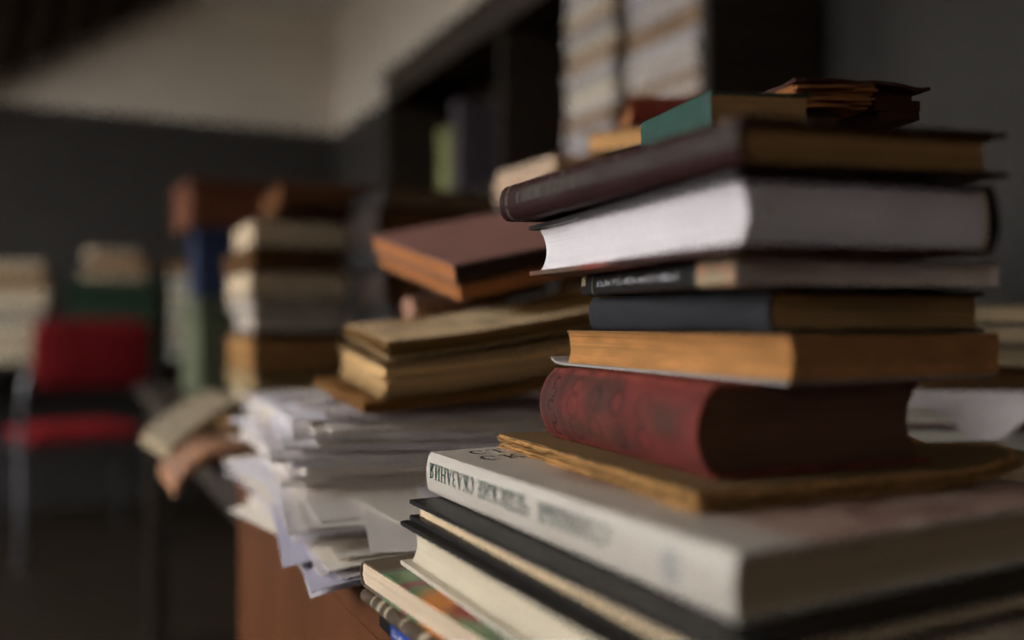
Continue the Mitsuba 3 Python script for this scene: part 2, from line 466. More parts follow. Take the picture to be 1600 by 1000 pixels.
# ---------------------------------------------------------------- serif lettering
def glyph(ch):
    tk, th = .125, .05

    def stem(x): return [sbox(x - tk / 2, 0, x + tk / 2, 1), sbox(x - .17, 0, x + .17, .045), sbox(x - .17, .955, x + .17, 1)]

    def line(a, b, w): return [LineString([a, b]).buffer(w / 2, cap_style=2)]

    def bowl(cx, cy, rx, ry, side):
        o = affinity.scale(shapely.Point(0, 0).buffer(1, quad_segs=10), rx, ry)
        i = affinity.scale(shapely.Point(0, 0).buffer(1, quad_segs=10), rx - tk, ry - th)
        r = o.difference(i)
        r = r.intersection(sbox(0, -2, 2, 2) if side > 0 else sbox(-2, -2, 0, 2))
        return [affinity.translate(r, cx, cy)]
    g, w = [], .75
    if ch == 'С':
        o = affinity.scale(shapely.Point(0, 0).buffer(1, quad_segs=12), .36, .51)
        i = affinity.translate(affinity.scale(shapely.Point(0, 0).buffer(1, quad_segs=12), .28, .455), .06, 0)
        g = [affinity.translate(o.difference(i).difference(Polygon([(0.02, 0), (.6, .38), (.6, -.34)])), .38, .5), sbox(.62, .68, .67, .95)]; w = .76
    elif ch == 'Т': g = stem(.36) + [sbox(.02, .945, .70, 1), sbox(.02, .76, .065, 1), sbox(.655, .76, .70, 1)]; w = .74
    elif ch == 'А': g = line((.10, 0), (.40, 1), th) + line((.38, 1), (.68, 0), tk) + [sbox(.2, .3, .58, .35), sbox(0, 0, .22, .045), sbox(.52, 0, .82, .045)]; w = .84
    elif ch == 'Р': g = stem(.17) + bowl(.2, .72, .42, .28, 1) + [sbox(.17, .945, .25, 1), sbox(.17, .44, .25, .495)]; w = .68
    elif ch == 'И': g = stem(.17) + stem(.72) + line((.17, .08), (.72, .92), th); w = .93
    elif ch == 'Н': g = stem(.17) + stem(.72) + [sbox(.17, .48, .72, .535)]; w = .93
    elif ch == 'Ы': g = stem(.17) + bowl(.2, .27, .38, .27, 1) + [sbox(.17, .485, .25, .54), sbox(.17, 0, .25, .055)] + stem(.88); w = 1.08
    elif ch == 'Е': g = stem(.17) + [sbox(.17, .945, .62, 1), sbox(.17, 0, .64, .055), sbox(.17, .48, .5, .53), sbox(.58, .76, .62, 1), sbox(.6, 0, .64, .24), sbox(.46, .38, .5, .63)]; w = .7
    elif ch == 'Ч': g = stem(.68) + [sbox(.1, .55, .1 + tk, 1), sbox(0, .955, .35, 1), sbox(.2, .42, .68, .475)] + bowl(.3, .6, .2, .18, -1); w = .86
    elif ch == 'Ш': g = stem(.17) + stem(.60) + stem(1.03) + [sbox(.17, 0, 1.03, .055)]; w = 1.22
    elif ch == 'К': g = stem(.17) + line((.22, .46), (.66, .97), th) + line((.36, .62), (.70, .02), tk) + [sbox(.54, .955, .8, 1), sbox(.56, 0, .86, .045)]; w = .86
    elif ch == 'З': g = bowl(.24, .74, .34, .26, 1) + bowl(.24, .26, .38, .28, 1) + [sbox(.1, .945, .26, 1), sbox(.06, -.02, .26, .035), sbox(.18, .485, .3, .535), sbox(.06, 0, .1, .26), sbox(.1, .76, .14, 1)]; w = .68
    elif ch == 'Я': g = stem(.62) + bowl(.58, .72, .42, .28, -1) + [sbox(.53, .945, .62, 1), sbox(.53, .44, .62, .495)] + line((.48, .48), (.16, .02), tk) + [sbox(.0, 0, .28, .045)]; w = .82
    elif ch == ' ': w = .42
    return unary_union(g) if g else None, w


def serif_text(text, height, depth=.00015, track=.05, squeeze=1.0):
    x, ms = 0.0, []
    for ch in text:
        g, w = glyph(ch)
        if g is not None:
            g = affinity.translate(affinity.scale(g, height * squeeze, height, origin=(0, 0)), x * height * squeeze, 0)
            ms += [trimesh.creation.extrude_polygon(q, depth, engine='earcut') for q in getattr(g, 'geoms', [g]) if q.area > 0]
        x += w + track
    return cat(*ms), x * height * squeeze


def frame(origin, ex, ey):
    m = np.eye(4); ex, ey = np.asarray(ex, float), np.asarray(ey, float)
    m[:3, 0], m[:3, 1], m[:3, 2], m[:3, 3] = ex, ey, np.cross(ex, ey), origin
    return m


# ================================================================ the near pile, bottom to top
Z = EYE


def local_of(M):
    """For a procedural texture: world point -> local coordinates of a book."""
    R = np.linalg.inv(M)
    return lambda p: tuple(float(R[i, 0]) * p.x + float(R[i, 1]) * p.y + float(R[i, 2]) * p.z + float(R[i, 3]) for i in range(3))


def far_left(X, Y, L, yaw):
    """The near-left corner of a book whose far-left corner is at X, Y."""
    a = math.radians(yaw)
    return X + math.sin(a) * L, Y - math.cos(a) * L


# black book with a blue label
x, y = far_left(.1665, .509, .26, -1.3)
M = pose(x, y, DESK + .0003, -1.3)


def col_label(v, n):
    c = np.broadcast_to(lin((22, 21, 22)), v.shape).copy()
    c[(v[:, 0] < .02) & (v[:, 1] < .2385) & (v[:, 1] > .14)] = lin((38, 74, 160))
    return c


kb = book('black_book', M, .19, .26, .0125, (20, 20, 20), (196, 184, 160), 'thin black book with a blue label, lowest in the near pile', cover_color=col_label, ny=90, bulge=.0, ct=.0015, wob=0, cover_mat='mat_gloss', seed=11)
rng = np.random.default_rng(3)
marks = []
yy = .234
while yy > .16:
    w_ = rng.uniform(.0012, .0024)
    hh = rng.choice([.0032, .0042])
    marks += [bx(-.0002, .0001, yy - .0005, yy, .0035, .0035 + hh), bx(-.0002, .0001, yy - w_, yy - .0005, .0035 + rng.choice([0, .0015, .003]), .0042 + rng.choice([.0, .0015, .003]))]
    yy -= w_ + .0009
m = cat(*marks); m.apply_transform(M)
plain('mat_white_ink', (215, 215, 220), .8, .2)
add(kb + '__cover__lettering', m, 'mat_white_ink'); labels[kb + '__cover__lettering'] = {'label': 'small white lettering on the blue label'}

# brown patterned booklet with cream dashes
x, y = far_left(.1575, .519, .25, 2.7)
M = pose(x, y, DESK + .0131, 2.7)


def col_dash(v, n):
    c = lin((92, 76, 60))[None] * (1 + .8 * (meshkit.fbm(v * [120, 90, 200], 3, 4) - .5))[:, None]
    s = np.modf((v[:, 1] * 82 + v[:, 2] * 40 + 1.2 * meshkit.noise(v * 40, 8)))[0]
    on = (v[:, 0] < .006) & (s < .42) & (v[:, 2] > .0035) & (v[:, 1] < .232) & (meshkit.noise(v * [1, 60, 1], 3) > .38)
    c[on] = lin((186, 172, 146))
    return c


book('patterned_booklet', M, .2, .25, .0088, (92, 76, 60), (190, 170, 138), 'worn brown booklet with cream dashes along its edge, under the green picture book', cover_color=col_dash, ny=150, bulge=.003, ct=.0012, wob=.0012, seed=12)

# picture book with the green cover
x, y = far_left(.1600, .526, .26, 4.0)
M = pose(x, y, DESK + .0222, 4.0)
lc = local_of(M)


def green_fn(p, n, uv):
    a, b, h = lc(p)
    t = fbm(a * 60, b * 60, 0.0)
    g = mix(C3((92, 122, 88)), C3((142, 160, 120)), t)
    g = mix(g, C3((128, 170, 140)), smoothstep(.012, .0, dr.abs(b - .226) + dr.abs(a - .004)) * .8)
    d1 = dr.sqrt(dr.square((a - .008) * 1.0) + dr.square((b - .196) * 2.6)) + .006 * noise(a * 200, b * 200)
    g = mix(g, C3((150, 100, 96)), smoothstep(.021, .013, d1))
    d2 = dr.sqrt(dr.square((a - .010)) + dr.square((b - .160) * .8)) + .008 * noise(a * 120, b * 120)
    g = mix(g, C3((212, 128, 40)), smoothstep(.026, .016, d2))
    d3 = dr.sqrt(dr.square((a - .016)) + dr.square((b - .139) * .9)) + .008 * noise(a * 150, b * 120, 4.0)
    g = mix(g, C3((160, 62, 44)), smoothstep(.022, .013, d3))
    strip = mix(C3((108, 92, 74)), C3((126, 112, 94)), t)
    g = dr.select(b > .2240, strip, g)
    g = dr.select((b < .2300) & (b > .2250), C3((122, 116, 108)), g)
    return mi.Color3f(g)


plain('mat_green_picture', mikit.proc(green_fn), .45, .35)
book('green_picture_book', M, .21, .26, .0152, (0, 0, 0), (226, 206, 178), 'picture book with a green and orange cover, under the thick cream-paged book', spine='F', ct=.0014, bulge=.004, over=.0008, cover_mat='mat_green_picture', seed=13, tone=.05, wob=.0006)

# thick cream-paged book, bare white boards with a black jacket on top
x, y = far_left(.1775, .502, .27, .6)
M = pose(x, y, DESK + .0380, .6)


def col_thick(v, n):
    c = np.broadcast_to(lin((206, 198, 180)), v.shape).copy()
    c[(v[:, 2] > .0222) & (n[:, 2] > -.5)] = lin((26, 26, 25))
    return c


book('thick_cream_book', M, .2, .27, .0258, (0, 0, 0), (222, 212, 188), 'thick book with cream pages and black upper board, third under the white book', spine='R', ct=.0027, bulge=.005, over=.0052, concave=.0035, cover_color=col_thick, layers=44, jit=.00016, tone=.06, seed=14, cover_mat='mat_gloss', ny=16)

# black-covered book
x, y = far_left(.1835, .503, .28, .8)
M = pose(x, y, DESK + .0640, .8)
book('black_covered_book', M, .2, .28, .0118, (25, 25, 25), (226, 206, 172), 'slim glossy black hardback with cream pages, directly under the white book', spine='R', ct=.0026, bulge=.003, over=.0048, seed=15, cover_mat='mat_gloss', tone=.05)

# white tales book
JY, JL, JW, JH = 1.7, .273, .22, .0252
M = pose(.2063, .2422, DESK + .0760, JY)
lj = local_of(M)


def tales_fn(p, n, uv):
    a, b, h = lj(p)
    base = mix(C3((204, 196, 182)), C3((216, 208, 195)), fbm(a * 30, b * 30, h * 30))
    m = fbm(a * 42 + 2.0, b * 42, 1.0, 4)
    pic = mix(C3((176, 140, 124)), C3((128, 84, 70)), smoothstep(.42, .62, m))
    pic = mix(pic, C3((196, 170, 154)), smoothstep(.55, .7, fbm(a * 30, b * 30, 7.0)))
    w = smoothstep(.205, .165, b + .03 * noise(a * 25, b * 20) - .02) * smoothstep(.012, .045, a - .012 * noise(a * 30, b * 30, 3.0))
    base = dr.select(h > JH - .0006, mix(base, pic, w * .85), base)
    lg = dr.sqrt(dr.square(b - .035) + dr.square(h - .0125))
    base = dr.select(a < .003, mix(base, C3((150, 152, 152)), smoothstep(.0075, .006, lg) * .55), base)
    return mi.Color3f(base)


plain('mat_tales_cover', mikit.proc(tales_fn), .42, .4)
kj = book('white_tales_book', M, JW, JL, JH, (0, 0, 0), (190, 168, 136), 'large white hardback with green Cyrillic lettering along its spine', ct=.003, bulge=.0022, over=.004, cover_mat='mat_tales_cover', seed=16, ny=20, wob=.0003)
plain('mat_green_ink', (24, 74, 66), .7, .2)
plain('mat_dark_ink', (52, 48, 44), .8, .2)
ws = []
for word, d0, ln in (('СКАЗАНИЯ', .006, .062), ('ЧЕШСКИЕ', .0715, .058), ('СТАРИННЫЕ', .137, .060)):
    t_, wd = serif_text(word, .0092, squeeze=.70, track=.08)
    t_.apply_scale([ln / wd, 1, 1]); t_.apply_transform(M @ frame([-.0001, JL - d0 - ln, .0196], [0, 1, 0], [0, 0, -1])); ws.append(t_)
m = cat(*ws)
add(kj + '__cover__lettering', m, 'mat_green_ink'); labels[kj + '__cover__lettering'] = {'label': 'dark green Cyrillic title along the spine'}
l1, _ = serif_text('СТАРИННЫЕ', .013, squeeze=1.0, track=.28)
l2, _ = serif_text('ЧЕШСКИЕ', .011, squeeze=1.0, track=.25)
l3, _ = serif_text('СКАЗАНИЯ', .015, squeeze=1.0, track=.25)
l1.apply_transform(M @ frame([.022, JL - .024, JH], [1, 0, 0], [0, 1, 0]))
l3.apply_transform(M @ frame([.018, JL - .048, JH], [1, 0, 0], [0, 1, 0]))
add(kj + '__cover__title', cat(l1, l3), 'mat_dark_ink'); labels[kj + '__cover__title'] = {'label': 'dark title lettering on the front cover'}

# tattered brown brochure
rng = np.random.default_rng(21)
M = pose(.2333, .2959, DESK + .1015, -3.1)
IH = .0085
pb, pc = page_block(0, .195, 0, .214, 0, IH, 9, (166, 126, 78), rng, .0012, 0, 0, .002, .28, .007, 40, 46)
vv = np.array(pb.vertices)
vv[:, 2] += .0065 * np.clip((vv[:, 0] - .150) / .045, 0, 1) ** 2 * (1 + .5 * np.sin(vv[:, 1] * 90))
vv[:, 2] = np.where(vv[:, 2] < 0, 0, vv[:, 2])
crack = meshkit.fbm(vv * [300, 420, 600], 2, 5)
pc = np.clip(pc * np.where(crack > .66, .3, 1.0)[:, None], .004, .9)
pb.vertices = vv; pb.apply_transform(M)
k = name('tattered_brochure'); add(k + '__page_block', pb, 'mat_paper', False, pc)
cv, cc = page_block(.001, .190, .003, .212, IH, IH + .0006, 1, (118, 95, 66), rng, .0005, 0, 0, 0, .1, .008, 40, 46)
vv = np.array(cv.vertices); vv[:, 2] += .0065 * np.clip((vv[:, 0] - .150) / .045, 0, 1) ** 2 * (1 + .5 * np.sin(vv[:, 1] * 90)); cv.vertices = vv
cv.apply_transform(M); add(k + '__cover', cv, 'mat_paper', False, cc)
tag(k, 'tattered thin brown brochure with crumbling edges lying on the white book', 'brochure')

# thick red book
HL, HW, HH, HYAW = .163, .14, .0425, -3.5
M = pose(.2470, .3145, DESK + .1108, HYAW)
lr = local_of(M)


def red_fn(p, n, uv):
    a, b, h = lr(p)
    t = fbm(a * 90, b * 45, h * 60, 4)
    base = mix(C3((92, 42, 40)), C3((132, 62, 55)), t)
    base = mix(base, C3((84, 58, 50)), smoothstep(.36, .62, fbm(a * 30, b * 34 + 5.0, h * 40)) * smoothstep(.0, .012, h) * .8)
    base = mix(base, C3((136, 64, 50)), smoothstep(.56, .80, fbm(a * 50 + 9.0, b * 50, h * 60)) * .4)
    weave = .94 + .12 * cell_rand(b * 2600, h * 2600)
    base = base * weave
    d = HL - b                                   # from the far end
    ink = mi.Float(0)
    for q, wd_ in ((.0048, .0007), (.0066, .0004), (.0082, .0006), (.0250, .0006), (.0272, .0004), (.0290, .0007)):
        ink = dr.maximum(ink, smoothstep(wd_, wd_ * .5, dr.abs(d - q)) * .75)
    hz = h / HH
    for q, (r0, r1) in ((.16, (.0042, .0026)), (.32, (.0048, .0032)), (.50, (.0046, .0030)), (.68, (.0044, .0028)), (.83, (.0036, .0022))):
        rr = dr.sqrt(dr.square(d - .0165) + dr.square((h - q * HH) * 1.15))
        ring = smoothstep(r0, r0 - .0006, rr) * smoothstep(r1 - .0006, r1, rr)
        gap = dr.select(((d - .0165) * (1.0 if q in (.16, .5, .83) else -1.0) + (h - q * HH) * (1.0 if q < .4 else -.6) > .0012), 0.0, 1.0)
        ink = dr.maximum(ink, ring * gap * .95)
    for q, s in ((.26, .0078), (.55, .0085), (.80, .0066)):
        rr = dr.sqrt(dr.square(d - .044) + dr.square((h - q * HH)))
        ring = smoothstep(s, s - .001, rr) * smoothstep(s - .0032, s - .0022, rr)
        ink = dr.maximum(ink, ring * dr.select(d > .048, .25, .6) * .8)
    for q, s in ((.3, .0095), (.68, .0090)):
        for dd in (.068, .092, .118):
            rr = dr.sqrt(dr.square(d - dd) + dr.square((h - q * HH)))
            ink = dr.maximum(ink, smoothstep(s, s - .003, rr) * smoothstep(s - .0060, s - .003, rr) * noise(b * 120 + q * 30, h * 150) * .75)
    ink = ink * smoothstep(.25, .5, fbm(a * 300, b * 220, h * 220) + .12) * dr.select(a < .014, 1.0, 0.0)
    edge = smoothstep(.0035, .0008, dr.minimum(b, HL - b)) + smoothstep(.004, .0012, dr.minimum(h, HH - h)) * dr.select(a < .02, 1.0, 0.0)
    base = mix(base, C3((172, 84, 70)), dr.clip(edge, 0, 1) * .6 * noise(a * 200, b * 160, h * 200))
    return mi.Color3f(mix(base, C3((48, 28, 34)), ink))


plain('mat_red_cloth', mikit.proc(red_fn), .8, .2)
kr = book('thick_red_book', M, HW, HL, HH, (0, 0, 0), (112, 80, 62), 'thick worn red cloth book with dark stamped ornaments on its rounded spine', ct=.0022, bulge=.0095, over=.004, concave=.008, cover_mat='mat_red_cloth', seed=17, ny=30, wob=.0012, layers=40, tone=.12)
fr = []
rng = np.random.default_rng(5)
for i in range(46):
    h = rng.uniform(.004, HH - .003)
    bulge_x = .0095 * (1 - math.sin(math.pi * h / HH) ** .8)
    p0 = np.array([bulge_x + rng.uniform(.0002, .002), HL - .0006, h])
    d = np.array([rng.normal(-.35, .5), rng.uniform(.4, 1.2), rng.normal(-.1, .5)]); d /= np.linalg.norm(d)
    ln = rng.uniform(.001, .0036)
    fr.append(tube([p0, p0 + d * ln * .5 + rng.normal(0, .0003, 3), p0 + d * ln], [.00012, .0001, .00006], 4))
m = cat(*fr); m.apply_transform(M)
plain('mat_red_thread', (150, 60, 50), .9, .1)
add(kr + '__cover__frayed_threads', m, 'mat_red_thread'); labels[kr + '__cover__frayed_threads'] = {'label': 'frayed red threads at the far end of the spine', 'kind': 'stuff'}

# grey folder under the tan-paged book
M = pose(.2800, .2935, DESK + .1536, -.2)


def curl_tip(P):
    P = P.copy()
    u = np.clip((P[:, 1] - .196) / .016, 0, 1)
    P[:, 2] += .0022 * u ** 2 + .004 * np.clip(u - .7, 0, 1) * (P[:, 0] < .012)
    P[:, 1] -= np.where(P[:, 1] > .2, np.clip(P[:, 0] - .004, 0, .3) * .35, 0)
    return P


sheet('grey_folder', M, .138, .212, .0016, (172, 166, 162), 'thin grey folder with a curled corner, between red book and tan paperback', curl_tip, 'folder', nx=16, ny=40, seed=4)

# tan-paged book
GL, GW = .191, .138
M = pose(.2797, .2921, DESK + .1555, -.2)
k = name('tan_paged_book')
rng = np.random.default_rng(31)
pb, pc = page_block(0, GW, 0, GL, 0, .0192, 46, (196, 142, 86), rng, .00035, 0, -.002, .001, .13, .0, 24, 40)
vv = np.array(pb.vertices)
st = meshkit.fbm(vv * [120, 70, 260], 3, 3)
pc = np.clip(pc * (1 + .5 * (st - .5))[:, None], .003, .95)
pb.apply_transform(M); add(k + '__page_block', pb, 'mat_paper', False, pc)
c1, c2 = page_block(-.0003, GW, -.0006, GL + .0004, .0193, .0200, 1, (150, 112, 74), rng, .0003, 0, 0, 0, .1, .001, 20, 26)
c1.apply_transform(M); add(k + '__cover', c1, 'mat_paper', False, c2)
tag(k, 'old paperback with thick tan page edges facing left, above the thick red book', 'book')
labels[k + '__page_block'] = {'label': 'tan roughened page edges'}

# navy cloth book
M = pose(.2823, .3081, DESK + .1758, -2.9)
plain('mat_navy_cloth', mikit.proc(lambda p, n, uv: mix(C3((36, 37, 41)), C3((48, 49, 53)), fbm(p.x * 60, p.y * 60, p.z * 90)) * (.9 + .2 * cell_rand(p.x * 2200, p.y * 2200, p.z * 2600))), .75, .25)
book('navy_cloth_book', M, .138, .168, .0205, (0, 0, 0), (180, 142, 94), 'dark navy cloth book with brown pages, between the tan paperback and the black spine', ct=.0022, bulge=.0022, over=.003, cover_mat='mat_navy_cloth', seed=18, tone=.22, wob=.0009, ny=18)

# slim black-spined book
M = pose(.2521, .2952, DESK + .1966, -9.8)


def col_black(v, n):
    c = np.broadcast_to(lin((28, 27, 26)), v.shape).copy()
    far = (v[:, 0] < .012) & (v[:, 1] > .1705) & (v[:, 2] > .006)
    near = (v[:, 0] < .02) & (v[:, 1] < .034)
    c[far] = lin((190, 180, 146))
    t = meshkit.fbm(v * [200, 150, 260], 2, 6)
    nc = lin((178, 160, 128))[None] * (1 - t[:, None] * .4) + lin((188, 92, 66))[None] * np.clip(t[:, None] - .45, 0, 1) * 2
    c[near] = nc[near]
    c[(v[:, 0] < .006) & (np.abs(v[:, 1] - .160) < .0006)] = lin((120, 116, 92))
    return c


ke = book('black_spined_book', M, .14, .178, .0121, (0, 0, 0), (236, 222, 208), 'slim book with a black spine, white lettering and cream ends, under the white-paged book', ct=.0008, bulge=.0006, over=.0006, cover_color=col_black, cover_mat='mat_gloss', seed=19, ny=300, wob=0, tone=.05)
marks = []
rng = np.random.default_rng(8)
yy = .152
while yy > .05:
    big = .115 < yy < .128
    w_ = rng.uniform(.0009, .0022)
    hh = rng.choice([.0028, .0036]) * (1.25 if big else 1)
    marks.append(bx(-.0002, .0001, yy - .0005, yy, .0046, .0046 + hh))
    if rng.random() < .8: marks.append(bx(-.0002, .0001, yy - w_, yy, .0046 + rng.choice([0., .0014, hh - .0005]), .0051 + rng.choice([0., .0014, hh - .0005])))
    yy -= w_ + .0006 + (.0016 if rng.random() < .12 else 0)
m = cat(*[q for q in marks if q.extents.min() > 1e-5]); m.apply_transform(M)
add(ke + '__cover__lettering', m, 'mat_white_ink'); labels[ke + '__cover__lettering'] = {'label': 'small white lettering along the black spine'}

# white-paged thick book, hollow fore-edge to the left
M = pose(.2317, .2706, DESK + .2092, -6.6, 0, .5)


def col_white_book(v, n):
    c = np.broadcast_to(lin((34, 28, 27)), v.shape).copy()
    low = v[:, 2] < .0032
    t = meshkit.noise(v * [60, 45, 10], 6)[:, None]
    c[low] = (lin((150, 60, 50))[None] * (1 - t) + lin((92, 82, 66))[None] * t)[low]
    c[low & (v[:, 1] < .11)] = lin((60, 30, 28))
    return c


kd = book('white_paged_book', M, .136, .221, .0305, (0, 0, 0), (236, 231, 234), 'thick hardback with bright white pages and a hollow fore-edge facing left', spine='R', ct=.0026, bulge=.0035, over=.005, concave=.0045, cover_color=col_white_book, cover_mat='mat_gloss', seed=20, layers=56, jit=.00008, tone=.035, ny=30, page_label='bright white page block with a hollow fore-edge')
hb = []
for t in np.linspace(0, 1, 9):
    a = math.pi * (t - .5)
    hb.append([.136 - .0085 + .0035 * math.cos(a), .0032, .0153 + .0128 * math.sin(a)])
m = tube(hb, .0011, 8); m.apply_transform(M)
plain('mat_headband', (206, 196, 170), .8, .2)
add(kd + '__headband', m, 'mat_headband', True); labels[kd + '__headband'] = {'label': 'cream headband at the spine'}

# maroon book, spine to the left
M = pose(.2312, .2692, DESK + .2405, -1.1, .2, 2.6)
CL_, CW_, CH_ = .219, .157, .0208
lm = local_of(M)


def maroon_fn(p, n, uv):
    a, b, h = lm(p)
    t = fbm(a * 70, b * 50, h * 70, 4)
    base = mix(C3((44, 22, 24)), C3((60, 33, 33)), t)
    base = mix(base, C3((82, 80, 70)), smoothstep(.0052, .003, dr.abs(h - .0125)) * smoothstep(.02, .04, CL_ - b) * dr.select(a < .01, .55, 0.0) * (.5 + .5 * noise(b * 60, h * 90)))
    sc = smoothstep(.52, .70, fbm(a * 40 + 4.0, b * 26, h * 90, 4)) * smoothstep(.004, .012, h)
    base = mix(base, C3((84, 80, 72)), sc * .6)
    gr = fbm(a * 160, b * 240, h * 120)
    base = mix(base, C3((140, 132, 122)), smoothstep(.60, .74, gr) * smoothstep(.0165, .0195, h) * .8)
    d = CL_ - b
    band = smoothstep(.0022, .0014, dr.abs(d - .0105))
    word = dr.select((d > .024) & (d < .094) & (dr.abs(h - .0118) < .0032), 1.0, 0.0) * dr.select(cell_rand(d * 620, 3.0) > .38, 1.0, 0.0) * dr.select(dr.abs(d - .058) < .003, 0.0, 1.0)
    ink = dr.maximum(band * .8, word * .55) * smoothstep(.3, .55, fbm(b * 260, h * 260, 2.0) + .1) * dr.select(a < .012, 1.0, 0.0)
    return mi.Color3f(mix(base, C3((88, 82, 72)), ink))


plain('mat_maroon', mikit.proc(maroon_fn), .6, .15)
kc = book('maroon_book', M, CW_, CL_, CH_, (0, 0, 0), (180, 138, 88), 'large dark maroon hardback with scuffed spine, lying on the white-paged book', ct=.0026, bulge=.0035, over=.006, concave=.003, cover_mat='mat_maroon', seed=22, tone=.18, ny=24, wob=.0006)

# small green book on top
M = pose(.2959, .3637, DESK + .2652, -9.4, 0.2, 2.6)
plain('mat_green_cloth', mikit.proc(lambda p, n, uv: mix(C3((26, 66, 57)), C3((42, 88, 76)), fbm(p.x * 80, p.y * 80, p.z * 120))), .5, .35)
kg = book('green_book', M, .060, .082, .034, (0, 0, 0), (200, 158, 104), 'small thick green book with tan pages on top of the maroon book', ct=.0018, bulge=.0, over=.0015, cover_mat='mat_green_cloth', seed=23, ny=14, tone=.15, wob=.0004)
m = bx(-.0004, .0008, .0792, .0808, .0312, .0328, .0003); m.apply_transform(M)
plain('mat_bare_board', (190, 196, 182), .9, .1)
add(kg + '__cover__worn_corner', m, 'mat_bare_board'); labels[kg + '__cover__worn_corner'] = {'label': 'pale worn corner of the cover'}

# dark book and torn brown book at the back of the maroon one
M = pose(.3625, .372, DESK + .2695, -9, 0, 2.6)
book('dark_brown_book', M, .030, .08, .0275, (40, 28, 22), (92, 62, 36), 'small dark brown book on the maroon book, carrying the torn brown book', ct=.0018, bulge=.001, over=.002, seed=24, wob=.001)
rng = np.random.default_rng(44)
k = name('torn_book')
M = pose(.3600, .370, DESK + .2995, -10, 0, 3)
pb, pc = page_block(0, .052, 0, .085, 0, .013, 9, (150, 98, 60), rng, .0016, 0, 0, .004, .3, .009, 20, 20)
pb.apply_transform(M); add(k + '__page_block', pb, 'mat_paper', False, pc)
cv, cc = page_block(-.002, .088, .002, .082, .0135, .0155, 1, (70, 40, 30), rng, .001, 0, 0, 0, .2, .007, 26, 20)
vv = np.array(cv.vertices); vv[:, 2] += .004 * np.sin(vv[:, 0] * 60) * np.clip((vv[:, 0] - .05) / .03, 0, 1); cv.vertices = vv
cv.apply_transform(M); add(k + '__cover', cv, 'mat_cloth', False, cc)
fl, fc = page_block(.055, .082, .004, .08, -.006, .0135, 4, (64, 36, 26), rng, .002, 0, 0, .003, .25, .006, 14, 16)
fl.apply_transform(M); add(k + '__loose_signature', fl, 'mat_cloth', False, fc)
tag(k, 'torn brown book with a loose dark cover, topmost at the right of the near pile', 'book')


# ================================================================ the heap of papers
rng = np.random.default_rng(77)
PX, PY = .1825, .70
h = .0004


def pile_z(P, hk, droop):
    """Where a sheet of the heap lies: its heap thins out towards the near end and its edge sinks past the desk's edge."""
    fac = .48 + .52 * np.clip((P[:, 1] - .55) / .17, 0, 1)
    over = np.clip(PX - P[:, 0], 0, 1)
    return hk * fac - droop * over ** 1.5


def world_sheet(cx, cy, yaw, W, L, hk, th, color, label, droop, crump=.0, group='loose papers in the heap on the desk', colfn=None, seed=0, stem='paper_sheet', flop=None, n=14):
    R = pose(cx, cy, 0, yaw) @ pose(0, -L / 2, 0)
    R[:3, 3] += [0, L / 2, 0]

    def fn(P):
        Q = (np.c_[P, np.ones(len(P))] @ R.T)[:, :3]
        z = pile_z(Q, hk, droop)
        if crump:
            z = z + crump * np.clip((meshkit.noise(np.c_[Q[:, :2] * 26, np.full(len(Q), seed * 1.7)], seed) - .35) * 2, 0, 1) * np.clip(1 - P[:, 0] / .1, 0, 1)
        if flop is not None: z = z + flop(Q)
        return np.c_[Q[:, :2], z]
    return sheet(stem, pose(0, 0, DESK), W, L, th, color, label, fn, group=group, nx=n, ny=n, seed=seed, colfn=colfn)


whites = [(228, 222, 216), (232, 226, 219), (220, 214, 214), (214, 208, 214), (229, 222, 210), (224, 222, 226)]
SH_L = 'loose white paper sheet fanned out in the lower half of the paper heap'
for i in range(34):
    yaw = float(np.clip(rng.normal(0, 6), -9, 7))
    cx = PX - .014 + float(rng.uniform(-.010, .010))
    cy = .60 + float(rng.uniform(-.025, .05)) + .0018 * i
    if i == 0: yaw, cx, cy = -9, .172, .60
    if i == 1: yaw, cx, cy = -4, .164, .615
    if i == 2: yaw, cx, cy = 5, .175, .59
    c = whites[rng.integers(len(whites))]
    if i in (6, 11, 19): c = (190, 188, 204)
    world_sheet(cx, cy, yaw, .215, .297, h, .0005, c, SH_L, 1.1 * (1 - i / 36), 0, seed=100 + i)
    h += .00135
def printed(v, c):
    x, y = v[:, 0] - v[:, 0].min(), v[:, 1] - v[:, 1].min()
    fx, fy = x / x.max(), y / y.max()
    fr = (fx > .12) & (fx < .88) & (fy > .12) & (fy < .9)
    inner = (fx > .15) & (fx < .85) & (fy > .15) & (fy < .87)
    c = c.copy()
    c[fr & ~inner] = lin((150, 150, 168))
    rows = inner & (np.modf(fy * 14)[0] < .45) & (meshkit.noise(v * [90, 60, 1], 7) > .3)
    c[rows] = c[rows] * .62 + lin((120, 126, 160)) * .3
    return c


